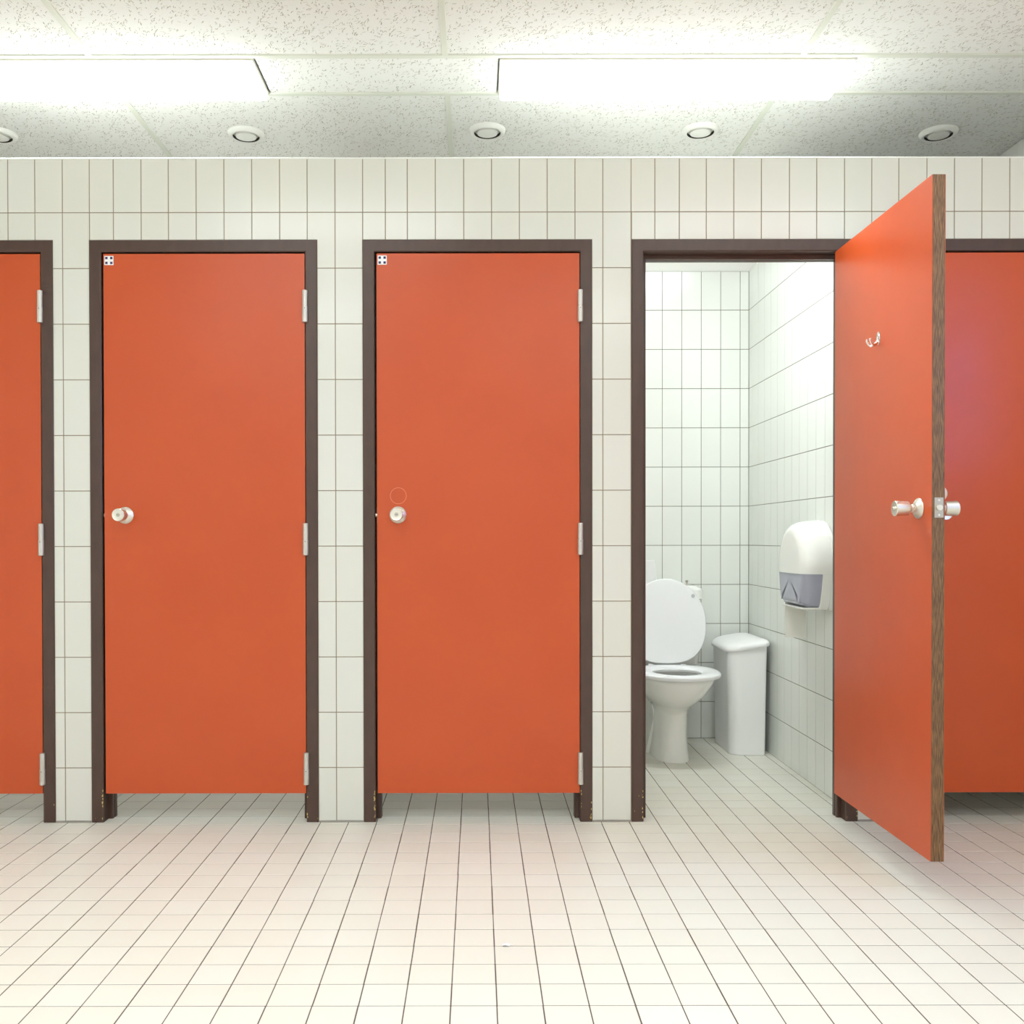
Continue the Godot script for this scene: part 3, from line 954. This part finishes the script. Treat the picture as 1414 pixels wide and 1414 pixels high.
func build_dispenser() -> void:
	var d := base("toilet_roll_dispenser", Vector3(1.3905, 0.741, -0.405), "large white drum dispenser with a smoked window on the stall side wall", "dispenser")
	var mk := func(inset: float, x: float, y0 := -1.0) -> PackedVector3Array:
		var r := PackedVector3Array()
		for p in dispenser_outline(inset):
			r.append(Vector3(-x, max(p.y, y0), p.x))
		return r
	part("back_plate", loft([mk.call(0.004, 0.0), mk.call(0.0, 0.003), mk.call(0.0, 0.016), mk.call(0.003, 0.0185)], 35.0), M.dispenser, d)
	# shell above the window, closed below by a flat cut
	var cut := 0.142
	part("cover", loft([mk.call(0.003, 0.0185, cut), mk.call(0.001, 0.021, cut), mk.call(0.004, 0.06, cut), mk.call(0.010, 0.092, cut), mk.call(0.020, 0.113, cut), mk.call(0.034, 0.126, cut), mk.call(0.055, 0.131, cut), mk.call(0.10, 0.132, cut)], 40.0), M.dispenser, d)
	# lower shell next to the wall and the foot under the window
	var low := func(inset: float, x: float) -> PackedVector3Array:
		var r := PackedVector3Array()
		for p in dispenser_outline(inset):
			r.append(Vector3(-x, min(p.y, cut), p.x))
		return r
	part("lower_shell", loft([low.call(0.003, 0.0185), low.call(0.001, 0.021), low.call(0.003, 0.052), low.call(0.006, 0.055)], 35.0), M.dispenser, d)
	var ft := PackedVector3Array()
	cham_tris(ft, Vector3(-0.084, 0.0065, 0), Vector3(0.062, 0.008, 0.25), 0.002)
	part("foot", commit(ft, 0.0), M.dispenser, d)
	for k in 7:
		part("tear_tooth", commit(tooth(Vector3(-0.09, 0.003, 0.02 + k * 0.0125)), 0.0), M.dispenser, d)
	# smoked window: a thin shell wrapping the lower front
	var rings := []
	for q in [[0.006, 0.055], [0.010, 0.092], [0.018, 0.112], [0.030, 0.123], [0.048, 0.127]]:
		var r := PackedVector3Array()
		for p in dispenser_outline(q[0]):
			r.append(Vector3(-q[1], clampf(p.y, 0.010, cut - 0.0005), p.x))
		rings.append(r)
	var wn := part("window_panel", loft(rings, 40.0, false, true), M.smoke, d)
	wn.set_meta("label", "smoked lilac-grey translucent window")
	# paper roll on its spindle, seen dimly through the window
	var roll := part("paper_roll", lathe([Vector2(0, -0.045), Vector2(0.085, -0.045), Vector2(0.088, -0.042), Vector2(0.088, 0.042), Vector2(0.085, 0.045), Vector2(0, 0.045)], 40), M.paper, d, Vector3(-0.066, 0.135, 0), Vector3(0, 0, PI / 2))
	part("spindle", lathe([Vector2(0, 0.044), Vector2(0.024, 0.044), Vector2(0.022, 0.052), Vector2(0, 0.053)], 24), M.spool, roll)
	var sheet := []
	for q in [[0.0, 0.020], [-0.002, -0.03], [0.001, -0.08], [0.004, -0.128]]:
		sheet.append(PackedVector3Array([Vector3(-0.113, q[1], -0.098 + q[0]), Vector3(-0.028, q[1] - 0.002, -0.098 + q[0] * 0.5), Vector3(-0.028, q[1] - 0.002, -0.0974 + q[0] * 0.5), Vector3(-0.113, q[1], -0.0974 + q[0])]))
	part("paper_sheet", loft(sheet, 20.0), M.paper, d)
	part("lock", lathe([Vector2(0, 0), Vector2(0.004, 0), Vector2(0.004, 0.002), Vector2(0, 0.002)], 12), M.dark, d, Vector3(-0.1215, 0.16, -0.137), Vector3(0, 0, PI / 2))

func tooth(c: Vector3) -> PackedVector3Array:
	var t := PackedVector3Array()
	var a := PackedVector3Array([c + Vector3(-0.004, 0, -0.005), c + Vector3(0.004, 0, -0.005), c + Vector3(0.004, 0, 0.005), c + Vector3(-0.004, 0, 0.005)])
	var b := PackedVector3Array([c + Vector3(-0.001, -0.006, -0.001), c + Vector3(0.001, -0.006, -0.001), c + Vector3(0.001, -0.006, 0.001), c + Vector3(-0.001, -0.006, 0.001)])
	loft_tris(t, [a, b])
	return t

func build_scrap() -> void:
	var s := base("plastic_scrap", Vector3(0.072, 0.0003, 1.04), "tiny clear white scrap of plastic lying on the floor tiles", "scrap")
	var rings := []
	for q in [[-0.010, 0.0], [-0.006, 0.003], [0.0, 0.0045], [0.005, 0.002], [0.010, 0.0005]]:
		var w: float = 0.008 - absf(q[0]) * 0.45
		rings.append(PackedVector3Array([Vector3(q[0], q[1], -w), Vector3(q[0], q[1] + 0.0008, -w), Vector3(q[0] + 0.002, q[1] + 0.003, 0), Vector3(q[0], q[1] + 0.0008, w), Vector3(q[0], q[1], w)]))
	part("film", loft(rings, 30.0), M.scrap, s)

# ---------------------------------------------------------------- camera, light
const LAMP_COLOR := Color(0.955, 0.985, 1.0)
const GLOW := 5.0
const ROW1 := 2.6
const ROW2 := 1.9  # energy of the unseen far row, added as general fill
const WIN_Z0 := 0.95
const WIN_Z1 := 2.35
const WIN_Y0 := 1.35
const WIN_Y1 := 2.3

func _ready() -> void:
	rng.seed = 20240611
	var cam := Camera3D.new()
	cam.name = "camera"
	add_child(cam)
	var near := 0.05
	var focal := 1302.0
	cam.set_frustum(1414.0 / focal * near, Vector2(49.0, 48.0) / focal * near, near, 60.0)
	cam.position = EYE
	cam.rotation_degrees = Vector3(-0.5, 0, -0.09)
	cam.current = true
	var we := WorldEnvironment.new()
	we.name = "environment"
	var env := Environment.new()
	env.background_mode = Environment.BG_SKY
	var sm := ProceduralSkyMaterial.new()
	sm.sky_top_color = c8(96, 138, 226)
	sm.sky_horizon_color = c8(130, 160, 238)
	sm.ground_horizon_color = c8(140, 172, 238)
	sm.ground_bottom_color = c8(150, 152, 150)
	sm.sky_energy_multiplier = 1.0
	var sky := Sky.new()
	sky.sky_material = sm
	env.sky = sky
	env.background_energy_multiplier = 9.0
	env.ambient_light_source = Environment.AMBIENT_SOURCE_DISABLED
	env.tonemap_mode = Environment.TONE_MAPPER_LINEAR
	env.tonemap_exposure = 1.07
	env.sdfgi_enabled = true
	env.ssao_enabled = true
	env.ssil_enabled = true
	we.environment = env
	add_child(we)
	make_materials()
	build_light(Vector3(LIGHT_X[0], CEIL_Y, -0.1015), "long glowing ceiling light over the stickered door without a ring mark", ROW1)
	build_light(Vector3(LIGHT_X[1], CEIL_Y, -0.1015), "long glowing ceiling light right over the open stall", ROW1)
	build_light(Vector3(-0.75, CEIL_Y, 1.63), "unseen fill light of an added middle row, on the closed doors' side", 0.5)  # unseen middle row, added as fill for facade and floor
	build_light(Vector3(1.42, CEIL_Y, 1.63), "unseen fill light of an added middle row, on the open door's side", 0.5)
	build_light(Vector3(LIGHT_X[0], CEIL_Y, 3.538), "unseen fill light of an added row furthest from the stalls, closed doors' side", ROW2)  # unseen far row, added behind the camera to fill the room
	build_light(Vector3(LIGHT_X[1], CEIL_Y, 3.538), "unseen fill light of an added row furthest from the stalls, open door's side", ROW2)
	build_facade()
	build_stalls()
	build_floor()
	build_ceiling()
	build_room()
	for k in 5:
		build_frame(k)
	build_doors()
	build_valves()
	build_toilet()
	build_bin()
	build_dispenser()
	build_scrap()
